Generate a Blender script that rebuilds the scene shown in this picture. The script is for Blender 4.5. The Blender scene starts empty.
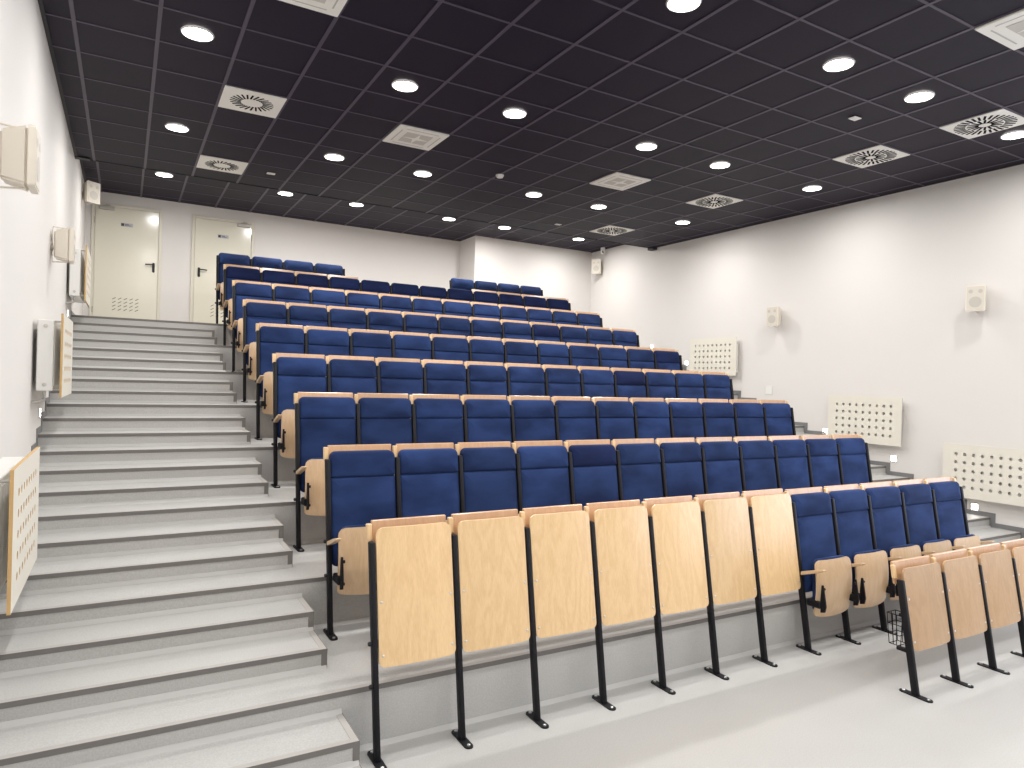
import bpy, bmesh, math, random
from mathutils import Vector, Matrix
random.seed(7)
COL = bpy.context.scene.collection
PI = math.pi

# ------------------------------------------------------------------ places (metres)
S = 0.504            # leg pitch of the panels
SP = 0.5005          # pitch of the seats
X1 = 1.2238          # first leg of every row
Y0 = 3.5027           # foot line of the front row
D = 0.9942           # tier depth
R = 0.3441           # tier height
YE = 3.6595           # edge of the first tier
A1, A2 = 0.3323, 0.6680   # the two steps that stand on each tier
XL, XR = -0.632, 9.190
YB, YP = 13.455, 12.70     # back wall, projecting part of it
XJ = 6.235                 # where the projection starts
YF = -4.2                 # front wall, behind the camera
HF, HB = 4.807, 5.030     # front and rear ceiling
YS = 10.65                # ceiling step
GX, GPX = 1.940, 0.589    # ceiling grid
GY, GPY = 3.410, 0.6104
SE_L, SE_R = 1.067, 7.43   # ends of the stair steps
LEAN = math.tan(math.radians(9.8))

# ------------------------------------------------------------------ materials
def new_mat(name):
    m = bpy.data.materials.new(name); m.use_nodes = True
    nt = m.node_tree
    return m, nt, nt.nodes['Principled BSDF']

def plain(name, col, rough=0.5, metal=0.0, spec=None, coat=0.0, bump=0.0, bscale=200.0):
    m, nt, b = new_mat(name)
    b.inputs['Base Color'].default_value = (*col, 1)
    b.inputs['Roughness'].default_value = rough
    b.inputs['Metallic'].default_value = metal
    if spec is not None: b.inputs['Specular IOR Level'].default_value = spec
    if coat: b.inputs['Coat Weight'].default_value = coat; b.inputs['Coat Roughness'].default_value = 0.15
    if bump:
        tc = nt.nodes.new('ShaderNodeTexCoord'); n = nt.nodes.new('ShaderNodeTexNoise'); bp = nt.nodes.new('ShaderNodeBump')
        n.inputs['Scale'].default_value = bscale; n.inputs['Detail'].default_value = 3
        bp.inputs['Strength'].default_value = bump; bp.inputs['Distance'].default_value = 0.002
        nt.links.new(tc.outputs['Object'], n.inputs['Vector']); nt.links.new(n.outputs['Fac'], bp.inputs['Height'])
        nt.links.new(bp.outputs['Normal'], b.inputs['Normal'])
    return m

def emit(name, col, strength):
    m, nt, b = new_mat(name)
    b.inputs['Base Color'].default_value = (0.9, 0.9, 0.9, 1)
    b.inputs['Emission Color'].default_value = (*col, 1)
    b.inputs['Emission Strength'].default_value = strength
    return m

def ramp(nt, fac, stops):
    r = nt.nodes.new('ShaderNodeValToRGB')
    el = r.color_ramp.elements
    el[0].position, el[0].color = stops[0][0], (*stops[0][1], 1)
    el[1].position, el[1].color = stops[-1][0], (*stops[-1][1], 1)
    for p, c in stops[1:-1]:
        e = el.new(p); e.color = (*c, 1)
    nt.links.new(fac, r.inputs['Fac'])
    return r

def wood(name, dark, light, rough=0.34, coat=0.35, crough=0.22):
    m, nt, b = new_mat(name)
    tc = nt.nodes.new('ShaderNodeTexCoord'); oi = nt.nodes.new('ShaderNodeObjectInfo')
    mp = nt.nodes.new('ShaderNodeMapping'); mp.inputs['Scale'].default_value = (5.0, 5.0, 0.8)
    add = nt.nodes.new('ShaderNodeVectorMath'); add.operation = 'ADD'
    mul = nt.nodes.new('ShaderNodeVectorMath'); mul.operation = 'SCALE'; mul.inputs['Scale'].default_value = 9.0
    comb = nt.nodes.new('ShaderNodeCombineXYZ')
    for k in ('X', 'Y', 'Z'): nt.links.new(oi.outputs['Random'], comb.inputs[k])
    nt.links.new(comb.outputs[0], mul.inputs[0])
    nt.links.new(tc.outputs['Object'], add.inputs[0]); nt.links.new(mul.outputs[0], add.inputs[1])
    nt.links.new(add.outputs[0], mp.inputs['Vector'])
    n = nt.nodes.new('ShaderNodeTexNoise'); n.inputs['Scale'].default_value = 1.6; n.inputs['Detail'].default_value = 1.5
    nt.links.new(mp.outputs[0], n.inputs['Vector'])
    wv = nt.nodes.new('ShaderNodeMath'); wv.operation = 'MULTIPLY'; wv.inputs[1].default_value = 40.0
    nt.links.new(n.outputs['Fac'], wv.inputs[0])
    sn = nt.nodes.new('ShaderNodeMath'); sn.operation = 'SINE'; nt.links.new(wv.outputs[0], sn.inputs[0])
    fine = nt.nodes.new('ShaderNodeTexNoise'); fine.inputs['Scale'].default_value = 12.0; fine.inputs['Detail'].default_value = 3
    mp2 = nt.nodes.new('ShaderNodeMapping'); mp2.inputs['Scale'].default_value = (12.0, 12.0, 0.6)
    nt.links.new(add.outputs[0], mp2.inputs['Vector']); nt.links.new(mp2.outputs[0], fine.inputs['Vector'])
    ma = nt.nodes.new('ShaderNodeMath'); ma.operation = 'MULTIPLY_ADD'; ma.inputs[1].default_value = 0.14
    nt.links.new(sn.outputs[0], ma.inputs[0]); nt.links.new(fine.outputs['Fac'], ma.inputs[2])
    r = ramp(nt, ma.outputs[0], [(0.2, dark), (0.8, light)])
    hv = nt.nodes.new('ShaderNodeHueSaturation')
    vv = nt.nodes.new('ShaderNodeMath'); vv.operation = 'MULTIPLY_ADD'; vv.inputs[1].default_value = 0.16; vv.inputs[2].default_value = 0.92
    nt.links.new(oi.outputs['Random'], vv.inputs[0]); nt.links.new(vv.outputs[0], hv.inputs['Value'])
    nt.links.new(r.outputs[0], hv.inputs['Color'])
    nt.links.new(hv.outputs[0], b.inputs['Base Color'])
    b.inputs['Roughness'].default_value = rough
    b.inputs['Coat Weight'].default_value = coat; b.inputs['Coat Roughness'].default_value = crough
    return m

def velvet(name, dark, light):
    m, nt, b = new_mat(name)
    tc = nt.nodes.new('ShaderNodeTexCoord'); oi = nt.nodes.new('ShaderNodeObjectInfo')
    comb = nt.nodes.new('ShaderNodeCombineXYZ'); mul = nt.nodes.new('ShaderNodeVectorMath'); mul.operation = 'SCALE'; mul.inputs['Scale'].default_value = 20.0
    for k in ('X', 'Y', 'Z'): nt.links.new(oi.outputs['Random'], comb.inputs[k])
    nt.links.new(comb.outputs[0], mul.inputs[0])
    add = nt.nodes.new('ShaderNodeVectorMath'); add.operation = 'ADD'
    nt.links.new(tc.outputs['Object'], add.inputs[0]); nt.links.new(mul.outputs[0], add.inputs[1])
    n = nt.nodes.new('ShaderNodeTexNoise'); n.inputs['Scale'].default_value = 4.2; n.inputs['Detail'].default_value = 3; n.inputs['Roughness'].default_value = 0.45
    mp = nt.nodes.new('ShaderNodeMapping'); mp.inputs['Scale'].default_value = (0.7, 1.0, 1.5)
    nt.links.new(add.outputs[0], mp.inputs['Vector']); nt.links.new(mp.outputs[0], n.inputs['Vector'])
    r = ramp(nt, n.outputs['Fac'], [(0.34, dark), (0.62, light)])
    hv = nt.nodes.new('ShaderNodeHueSaturation')
    vv = nt.nodes.new('ShaderNodeMath'); vv.operation = 'MULTIPLY_ADD'; vv.inputs[1].default_value = 0.35; vv.inputs[2].default_value = 0.83
    nt.links.new(oi.outputs['Random'], vv.inputs[0]); nt.links.new(vv.outputs[0], hv.inputs['Value'])
    nt.links.new(r.outputs[0], hv.inputs['Color']); nt.links.new(hv.outputs[0], b.inputs['Base Color'])
    b.inputs['Roughness'].default_value = 0.85
    b.inputs['Specular IOR Level'].default_value = 0.2
    b.inputs['Sheen Weight'].default_value = 0.16; b.inputs['Sheen Roughness'].default_value = 0.4
    b.inputs['Sheen Tint'].default_value = (0.35, 0.5, 1.0, 1)
    return m

def vinyl(name, base, amp=0.10):
    m, nt, b = new_mat(name)
    tc = nt.nodes.new('ShaderNodeTexCoord')
    n = nt.nodes.new('ShaderNodeTexNoise'); n.inputs['Scale'].default_value = 120.0; n.inputs['Detail'].default_value = 2
    nt.links.new(tc.outputs['Object'], n.inputs['Vector'])
    lo = tuple(c * (1 - amp) for c in base); hi = tuple(min(1, c * (1 + amp)) for c in base)
    r = ramp(nt, n.outputs['Fac'], [(0.36, lo), (0.64, hi)])
    n2 = nt.nodes.new('ShaderNodeTexNoise'); n2.inputs['Scale'].default_value = 1.3; n2.inputs['Detail'].default_value = 3
    nt.links.new(tc.outputs['Object'], n2.inputs['Vector'])
    r2 = ramp(nt, n2.outputs['Fac'], [(0.3, (0.95, 0.95, 0.95)), (0.7, (1, 1, 1))])
    mx = nt.nodes.new('ShaderNodeMix'); mx.data_type = 'RGBA'; mx.blend_type = 'MULTIPLY'; mx.inputs['Factor'].default_value = 1.0
    nt.links.new(r.outputs[0], mx.inputs['A']); nt.links.new(r2.outputs[0], mx.inputs['B'])
    nt.links.new(mx.outputs['Result'], b.inputs['Base Color'])
    b.inputs['Roughness'].default_value = 0.45; b.inputs['Specular IOR Level'].default_value = 0.35
    return m

M = {}
M['wall'] = plain('wall_paint', (0.70, 0.675, 0.648), 0.75, bump=0.08, bscale=60)
M['floor'] = vinyl('floor_vinyl', (0.43, 0.425, 0.41), 0.05)
M['tier'] = vinyl('tier_vinyl', (0.47, 0.465, 0.45), 0.06)
M['nosing'] = plain('nosing_grey', (0.165, 0.155, 0.145), 0.6)
M['nosing_top'] = plain('nosing_top_grey', (0.42, 0.40, 0.375), 0.6)
M['cove'] = plain('cove_grey', (0.46, 0.455, 0.44), 0.6)
M['skirt'] = plain('skirting_grey', (0.19, 0.19, 0.19), 0.55)
M['ceil'] = plain('ceiling_tile', (0.0112, 0.0074, 0.0190), 0.6, spec=0.22, bump=0.15, bscale=300)
M['grid'] = plain('ceiling_bar', (0.066, 0.053, 0.080), 0.5)
M['dark'] = plain('dark_trim', (0.022, 0.02, 0.024), 0.6)
M['black'] = plain('black_steel', (0.009, 0.0085, 0.011), 0.5, spec=0.22)
M['rubber'] = plain('black_plastic', (0.012, 0.012, 0.013), 0.6)
M['bolt'] = plain('bolt_steel', (0.7, 0.7, 0.7), 0.3, metal=0.9)
M['beech'] = wood('beech_ply', (0.67, 0.445, 0.225), (0.76, 0.535, 0.290))
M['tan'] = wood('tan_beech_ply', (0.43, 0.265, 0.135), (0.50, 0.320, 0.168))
M['seatwood'] = wood('pale_beech_ply', (0.57, 0.395, 0.235), (0.65, 0.465, 0.29))
M['edge'] = wood('tablet_beech', (0.565, 0.325, 0.175), (0.635, 0.385, 0.215), coat=0.65, crough=0.2)
M['velvet'] = velvet('blue_velvet', (0.0085, 0.020, 0.072), (0.018, 0.040, 0.128))
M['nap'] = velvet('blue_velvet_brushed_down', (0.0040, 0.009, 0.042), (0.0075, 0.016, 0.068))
M['seam'] = plain('seam_blue', (0.006, 0.012, 0.045), 0.9)
M['door'] = plain('door_cream', (0.72, 0.69, 0.58), 0.17, spec=0.5)
M['doorframe'] = plain('door_frame_cream', (0.66, 0.625, 0.53), 0.4)
M['slot'] = plain('slot_shadow', (0.12, 0.11, 0.09), 0.7)
M['plate'] = plain('sign_plate', (0.42, 0.42, 0.45), 0.4)
M['ink'] = plain('sign_ink', (0.03, 0.03, 0.04), 0.6)
M['white'] = plain('white_enamel', (0.78, 0.77, 0.74), 0.4)
M['board'] = plain('cover_board_cream', (0.72, 0.685, 0.60), 0.45)
M['mdf'] = plain('board_edge', (0.56, 0.36, 0.15), 0.7)
M['speaker'] = plain('speaker_cream', (0.74, 0.68, 0.585), 0.5)
M['grille'] = plain('speaker_grille', (0.63, 0.585, 0.51), 0.6, bump=0.4, bscale=500)
M['cone'] = plain('speaker_cone', (0.50, 0.465, 0.41), 0.6)
M['wire'] = plain('wire_copper', (0.25, 0.10, 0.06), 0.5)
M['steelgrey'] = plain('bracket_grey', (0.45, 0.43, 0.40), 0.45, metal=0.2)
M['vent'] = plain('vent_white', (0.84, 0.825, 0.77), 0.5)
M['ventslot'] = plain('vent_slot', (0.008, 0.008, 0.009), 0.9, spec=0.1)
M['ventgrey'] = plain('vent_grey', (0.58, 0.555, 0.505), 0.6)
M['ventline'] = plain('vent_seam', (0.50, 0.485, 0.46), 0.6)
M['ring'] = plain('downlight_ring', (0.8, 0.79, 0.76), 0.4)
M['lamp'] = emit('downlight_glow', (1.0, 0.95, 0.88), 14.0)
M['steplamp'] = emit('step_light_glow', (1.0, 0.95, 0.88), 14.0)
M['pane'] = emit('daylight_pane', (0.74, 0.82, 1.0), 4.0)

# ------------------------------------------------------------------ mesh helpers
def finish(name, bm, mats, parent=None, smooth=None, loc=None):
    bmesh.ops.recalc_face_normals(bm, faces=bm.faces)
    me = bpy.data.meshes.new(name); bm.to_mesh(me); bm.free()
    for m in (mats if isinstance(mats, (list, tuple)) else [mats]): me.materials.append(M[m])
    if smooth is not None:
        for p in me.polygons: p.use_smooth = True
        me.set_sharp_from_angle(angle=math.radians(smooth))
    o = bpy.data.objects.new(name, me); COL.objects.link(o)
    if parent is not None: o.parent = parent
    if loc is not None: o.location = loc
    return o

def empty(name, loc, label, cat, group=None, rz=0.0):
    o = bpy.data.objects.new(name, None); COL.objects.link(o)
    o.empty_display_size = 0.1
    o.location = loc; o.rotation_euler = (0, 0, rz)
    tag(o, label, cat, group)
    return o

def tag(o, label, cat, group=None):
    o['label'] = label; o['category'] = cat
    if group: o['group'] = group
    return o

def struct(o):
    o['kind'] = 'structure'; return o

def copy_tree(o, parent=None):
    c = o.copy(); COL.objects.link(c); c.parent = parent
    for ch in list(o.children): copy_tree(ch, c)
    return c

def box(bm, x0, x1, y0, y1, z0, z1, mi=0, bev=0.0, seg=1, shear=0.0, xf=None):
    """axis box; shear leans it back: y += z*shear"""
    vs = [bm.verts.new((x, y, z)) for z in (z0, z1) for y in (y0, y1) for x in (x0, x1)]
    fs = []
    for idx in ((0, 1, 3, 2), (4, 6, 7, 5), (0, 4, 5, 1), (2, 3, 7, 6), (0, 2, 6, 4), (1, 5, 7, 3)):
        f = bm.faces.new([vs[i] for i in idx]); f.material_index = mi; fs.append(f)
    if bev > 0:
        bmesh.ops.recalc_face_normals(bm, faces=fs)
        es = list({e for f in fs for e in f.edges})
        r = bmesh.ops.bevel(bm, geom=es, offset=bev, segments=seg, profile=0.5, affect='EDGES', clamp_overlap=True)
        vs = list({v for f in r['faces'] for v in f.verts} | {v for v in vs if v.is_valid})
        for f in {f for v in vs for f in v.link_faces}: f.material_index = mi
    for v in vs:
        if shear: v.co.y += v.co.z * shear
        if xf is not None: v.co = xf @ v.co
    return vs

def prism(bm, pts, axis, a, b, mi=0, xf=None):
    """extrude closed 2-D outline along an axis. axis 'y': pts are (x,z); 'x': (y,z); 'z': (x,y)"""
    def P(p, t):
        v = {'y': (p[0], t, p[1]), 'x': (t, p[0], p[1]), 'z': (p[0], p[1], t)}[axis]
        return xf @ Vector(v) if xf is not None else v
    va = [bm.verts.new(P(p, a)) for p in pts]; vb = [bm.verts.new(P(p, b)) for p in pts]
    n = len(pts)
    fs = [bm.faces.new(va), bm.faces.new(list(reversed(vb)))]
    for i in range(n):
        fs.append(bm.faces.new((va[i], va[(i + 1) % n], vb[(i + 1) % n], vb[i])))
    for f in fs: f.material_index = mi
    return va + vb

def tube(bm, pts, r, n=8, mi=0):
    """round bar along a polyline"""
    pts = [Vector(p) for p in pts]; rings = []
    for i, p in enumerate(pts):
        t = (pts[min(i + 1, len(pts) - 1)] - pts[max(i - 1, 0)]).normalized()
        up = Vector((0, 0, 1)) if abs(t.z) < 0.9 else Vector((1, 0, 0))
        a = t.cross(up).normalized(); b = t.cross(a).normalized()
        rings.append([bm.verts.new(p + a * r * math.cos(2 * PI * k / n) + b * r * math.sin(2 * PI * k / n)) for k in range(n)])
    for q in range(len(rings) - 1):
        for k in range(n):
            f = bm.faces.new((rings[q][k], rings[q][(k + 1) % n], rings[q + 1][(k + 1) % n], rings[q + 1][k])); f.material_index = mi
    for rg in (rings[0], rings[-1]):
        f = bm.faces.new(rg); f.material_index = mi

def lathe(bm, prof, n=24, mi=0, xf=None, cap=True):
    """profile [(r,z)] round z"""
    rings = []
    for r, z in prof:
        ring = []
        for k in range(n):
            v = Vector((r * math.cos(2 * PI * k / n), r * math.sin(2 * PI * k / n), z))
            ring.append(bm.verts.new(xf @ v if xf is not None else v))
        rings.append(ring)
    for q in range(len(rings) - 1):
        for k in range(n):
            f = bm.faces.new((rings[q][k], rings[q][(k + 1) % n], rings[q + 1][(k + 1) % n], rings[q + 1][k])); f.material_index = mi
    if cap:
        for rg in (rings[0], rings[-1]):
            f = bm.faces.new(rg); f.material_index = mi

def rrect(w, h, rt, rb, seg=5):
    """outline of a rounded rectangle centred in x, z from 0 to h; top and bottom radii"""
    pts = []
    for cx, cz, r, a0 in ((w / 2 - rb, rb, rb, -PI / 2), (w / 2 - rt, h - rt, rt, 0), (-w / 2 + rt, h - rt, rt, PI / 2), (-w / 2 + rb, rb, rb, PI)):
        for k in range(seg + 1):
            a = a0 + PI / 2 * k / seg
            pts.append((cx + r * math.cos(a), cz + r * math.sin(a)))
    return pts

def cushion(bm, w, h, z0, yback, t, rt, rb, puff=0.012, bend=0.0, mi=0):
    """upholstered pad: flat back at yback, rounded front towards -y, leaning with LEAN"""
    steps = [(0.0, 0.0), (0.0, 0.72), (0.006, 0.90), (0.017, 1.0)]
    rings = []
    def put(inset, y):
        pts = rrect(w - 2 * inset, h - 2 * inset, max(rt - inset, 0.004), max(rb - inset, 0.004))
        ring = []
        for x, z in pts:
            zz = z0 + inset + z
            ring.append(bm.verts.new((x, y + zz * LEAN + bend * ((2 * x / w) ** 2 - 1), zz)))
        return ring
    for inset, f in steps: rings.append(put(inset, yback - t * f))
    for q, inset in enumerate((0.045, 0.075)):
        if inset < min(w, h) / 2 - 0.01: rings.append(put(inset, yback - t - puff * (0.7, 1.0)[q]))
    n = len(rings[0])
    for q in range(len(rings) - 1):
        for k in range(n):
            bm.faces.new((rings[q][k], rings[q][(k + 1) % n], rings[q + 1][(k + 1) % n], rings[q + 1][k])).material_index = mi
    bm.faces.new(rings[-1]).material_index = mi; bm.faces.new(list(reversed(rings[0]))).material_index = mi

def curved_board(bm, w, h, z0, y, t, rt, rb, bulge, lean=LEAN, nx=14, mi=0, vbulge=0.0):
    """plywood board with rounded corners, bowed towards -y across its width"""
    def half(x, z):
        """is used to clip columns: z limits at x"""
        pass
    cols = []
    for i in range(nx + 1):
        # denser near the ends so that the corners are round
        u = -math.cos(PI * i / nx); x = u * w / 2
        e = w / 2 - abs(x)
        def cut(r):
            return 0.0 if e >= r else r - math.sqrt(max(r * r - (r - e) ** 2, 0.0))
        cols.append((x, z0 + cut(rb), z0 + h - cut(rt)))
    nz = 6
    def vert(x, z, off):
        v = (z - z0) / h
        yy = y + off + z * lean - bulge * (1 - (2 * x / w) ** 2) - vbulge * (1 - (2 * v - 1) ** 2)
        return bm.verts.new((x, yy, z))
    F = [[vert(x, a + (b - a) * j / nz, 0) for j in range(nz + 1)] for x, a, b in cols]
    B = [[vert(x, a + (b - a) * j / nz, t) for j in range(nz + 1)] for x, a, b in cols]
    def q(*v): bm.faces.new(v).material_index = mi
    for i in range(nx):
        for j in range(nz):
            q(F[i][j], F[i + 1][j], F[i + 1][j + 1], F[i][j + 1])
            q(B[i][j], B[i][j + 1], B[i + 1][j + 1], B[i + 1][j])
        q(F[i][0], B[i][0], B[i + 1][0], F[i + 1][0]); q(F[i][nz], F[i + 1][nz], B[i + 1][nz], B[i][nz])
    for j in range(nz):
        q(F[0][j], F[0][j + 1], B[0][j + 1], B[0][j]); q(F[nx][j], B[nx][j], B[nx][j + 1], F[nx][j + 1])

# ------------------------------------------------------------------ room shell
def slab(name, *a, mat='wall', **k):
    bm = bmesh.new(); box(bm, *a, **k); return struct(finish(name, bm, mat))

T = 0.2
slab('floor', XL - T, XR + T, YF - T, YE, -0.2, 0.0, mat='floor')
slab('wall_left', XL - T, XL, YF - T, YB + T, 0.0, HB + 0.1)
slab('wall_right', XR, XR + T, YF - T, YB + T, 0.0, HB + 0.1)
slab('wall_back', XL, XR, YB, YB + T, 0.0, HB + 0.1)
slab('wall_back', XJ, XR, YP, YB, 0.0, HB + 0.1)
slab('wall_front', XL, XR, YF - T, YF, 0.0, HB + 0.1)
slab('ceiling', XL, XR, YF, YS, HF + 0.006, HB + 0.1, mat='ceil')
slab('ceiling', XL, XR, YS, YB, HB + 0.006, HB + 0.1, mat='ceil')

# T-bars of the ceiling
bm = bmesh.new()
xs = [GX + GPX * k for k in range(-4, 13)]; xs = [x for x in xs if XL + 0.1 < x < XR - 0.05]
ys = [GY + GPY * k for k in range(-12, 17)]
for x in xs:
    box(bm, x - 0.015, x + 0.015, YF, YS, HF, HF + 0.006)
    box(bm, x - 0.015, x + 0.015, YS, YB if x < XJ else YP, HB, HB + 0.006)
for y in ys:
    if y < YS - 0.05: box(bm, XL, XR, y - 0.011, y + 0.011, HF + 0.001, HF + 0.006)
    elif y > YS + 0.05: box(bm, XL, XR if y < YP else XJ, y - 0.011, y + 0.011, HB + 0.001, HB + 0.006)
struct(finish('ceiling_trim', bm, 'grid'))
bm = bmesh.new()
box(bm, XL, XL + 0.03, YF, YS, HF - 0.004, HF + 0.006); box(bm, XR - 0.03, XR, YF, YS, HF - 0.004, HF + 0.006)
box(bm, XL, XL + 0.03, YS, YB, HB - 0.004, HB + 0.006); box(bm, XR - 0.03, XR, YS, YP, HB - 0.004, HB + 0.006)
box(bm, XL, XR, YS - 0.012, YS, HF - 0.003, HF + 0.006)
box(bm, XR - 0.11, XR, YS - 0.16, YS, HF - 0.05, HF)
box(bm, XL, XL + 0.17, YS - 0.10, YS, HF - 0.012, HF)
struct(finish('ceiling_trim', bm, 'dark'))

# tiers and stair steps
def nose_y(n):
    k, m = divmod(n, 3)
    return YE + (k - 1) * D + (0.0, A1, A2)[m]
def nosing(bm, x0, x1, y, z, ends=()):
    box(bm, x0, x1, y - 0.004, y, z - 0.026, z + 0.002, 0)
    box(bm, x0, x1, y, y + 0.034, z, z + 0.002, 1)
def tread_end(bm, xe, sgn, y0, y1, z0, z1):
    """the edging round the free end of a step: along the top and down the front corner"""
    a, b = sorted((xe, xe + sgn * 0.004))
    box(bm, a, b, y0 - 0.004, y1, z1 - 0.026, z1 + 0.002, 0)
    box(bm, a, b, y0 - 0.004, y0 + 0.03, z0, z1 - 0.026, 0)
    a, b = sorted((xe, xe - sgn * 0.034))
    box(bm, a, b, y0 + 0.034, y1, z1, z1 + 0.002, 1)
    a, b = sorted((xe, xe - sgn * 0.03))
    box(bm, a, b, y0 - 0.004, y0, z0, z1 - 0.026, 0)
def cove(bm, x0, x1, y, z):
    """coved vinyl at the foot of a riser"""
    prism(bm, [(y, z), (y, z + 0.024), (y - 0.002, z + 0.024), (y - 0.016, z + 0.003), (y - 0.020, z)], 'x', x0, x1, 0)

for k in range(1, 9):
    y0 = YE + (k - 1) * D; y1 = YE + k * D if k < 8 else YB
    bm = bmesh.new(); box(bm, XL, XR, y0, y1, (k - 1) * R if k > 1 else 0.0, k * R)
    if k > 1: pass
    t = struct(finish('tier_floor', bm, 'tier'))
    bm = bmesh.new(); nosing(bm, XL, XR, y0, k * R); finish('nosing_trim', bm, ['nosing', 'nosing_top'], t)
    bm = bmesh.new(); cove(bm, SE_L, SE_R, y0, (k - 1) * R); finish('cove_trim', bm, 'cove', t)
for k in range(0, 8):
    for (xa, xb, xe, sg) in ((XL, SE_L, SE_L, 1), (SE_R, XR, SE_R, -1)):
        yn = YE + k * D
        for j, a in ((1, A1), (2, A2)):
            yy = YE + (k - 1) * D + a; za = k * R + (j - 1) * R / 3; zb = k * R + j * R / 3
            bm = bmesh.new(); box(bm, xa, xb, yy, yn, za, zb)
            st = struct(finish('stair_slab', bm, 'tier'))
            bm = bmesh.new(); nosing(bm, xa, xb, yy, zb); tread_end(bm, xe, sg, yy, yn, za, zb)
            finish('nosing_trim', bm, ['nosing', 'nosing_top'], st)
            bm = bmesh.new(); cove(bm, xa, xb, yy, za)
            if j == 2: cove(bm, xa, xb, yn, zb)
            finish('cove_trim', bm, 'cove', st)

# stepped skirting on both side walls
def skirting(name, xa, xb):
    bm = bmesh.new()
    box(bm, xa, xb, YF, nose_y(1) - 0.06, 0.0, 0.06)
    for n in range(1, 25):
        y, z = nose_y(n), n * R / 3
        yn = nose_y(n + 1) if n < 24 else YB
        box(bm, xa, xb, y - 0.06, y, z - R / 3 + (0.06 if True else 0), z + 0.055)   # upright piece
        box(bm, xa, xb, y, yn - 0.06, z, z + 0.055)
        if n < 24: box(bm, xa, xb, yn - 0.06, yn, z, z + 0.06)
    return struct(finish(name, bm, 'skirt'))
skirting('trim_1', XL, XL + 0.008)
skirting('trim_2', XR - 0.008, XR)
bm = bmesh.new(); box(bm, 0.56, 0.90, YB - 0.012, YB, 8 * R, 8 * R + 0.07); box(bm, 2.1, XJ, YB - 0.012, YB, 8 * R, 8 * R + 0.07)
struct(finish('baseboard_back', bm, 'skirt'))

# daylight comes from a strip window in the far side wall, near the front
bm = bmesh.new()
WY0, WY1, WZ0, WZ1 = -2.8, 3.0, 0.95, 2.95
for k in range(5):
    y = WY0 + (WY1 - WY0) * k / 4
    box(bm, XR - 0.05, XR, y - 0.03, y + 0.03, WZ0, WZ1)
box(bm, XR - 0.05, XR, WY0 - 0.03, WY1 + 0.03, WZ0 - 0.06, WZ0); box(bm, XR - 0.05, XR, WY0 - 0.03, WY1 + 0.03, WZ1, WZ1 + 0.06)
w = struct(finish('window_1', bm, 'white'))
bm = bmesh.new(); box(bm, XR - 0.014, XR - 0.006, WY0, WY1, WZ0, WZ1); finish('window_pane', bm, 'pane', w)

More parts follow.
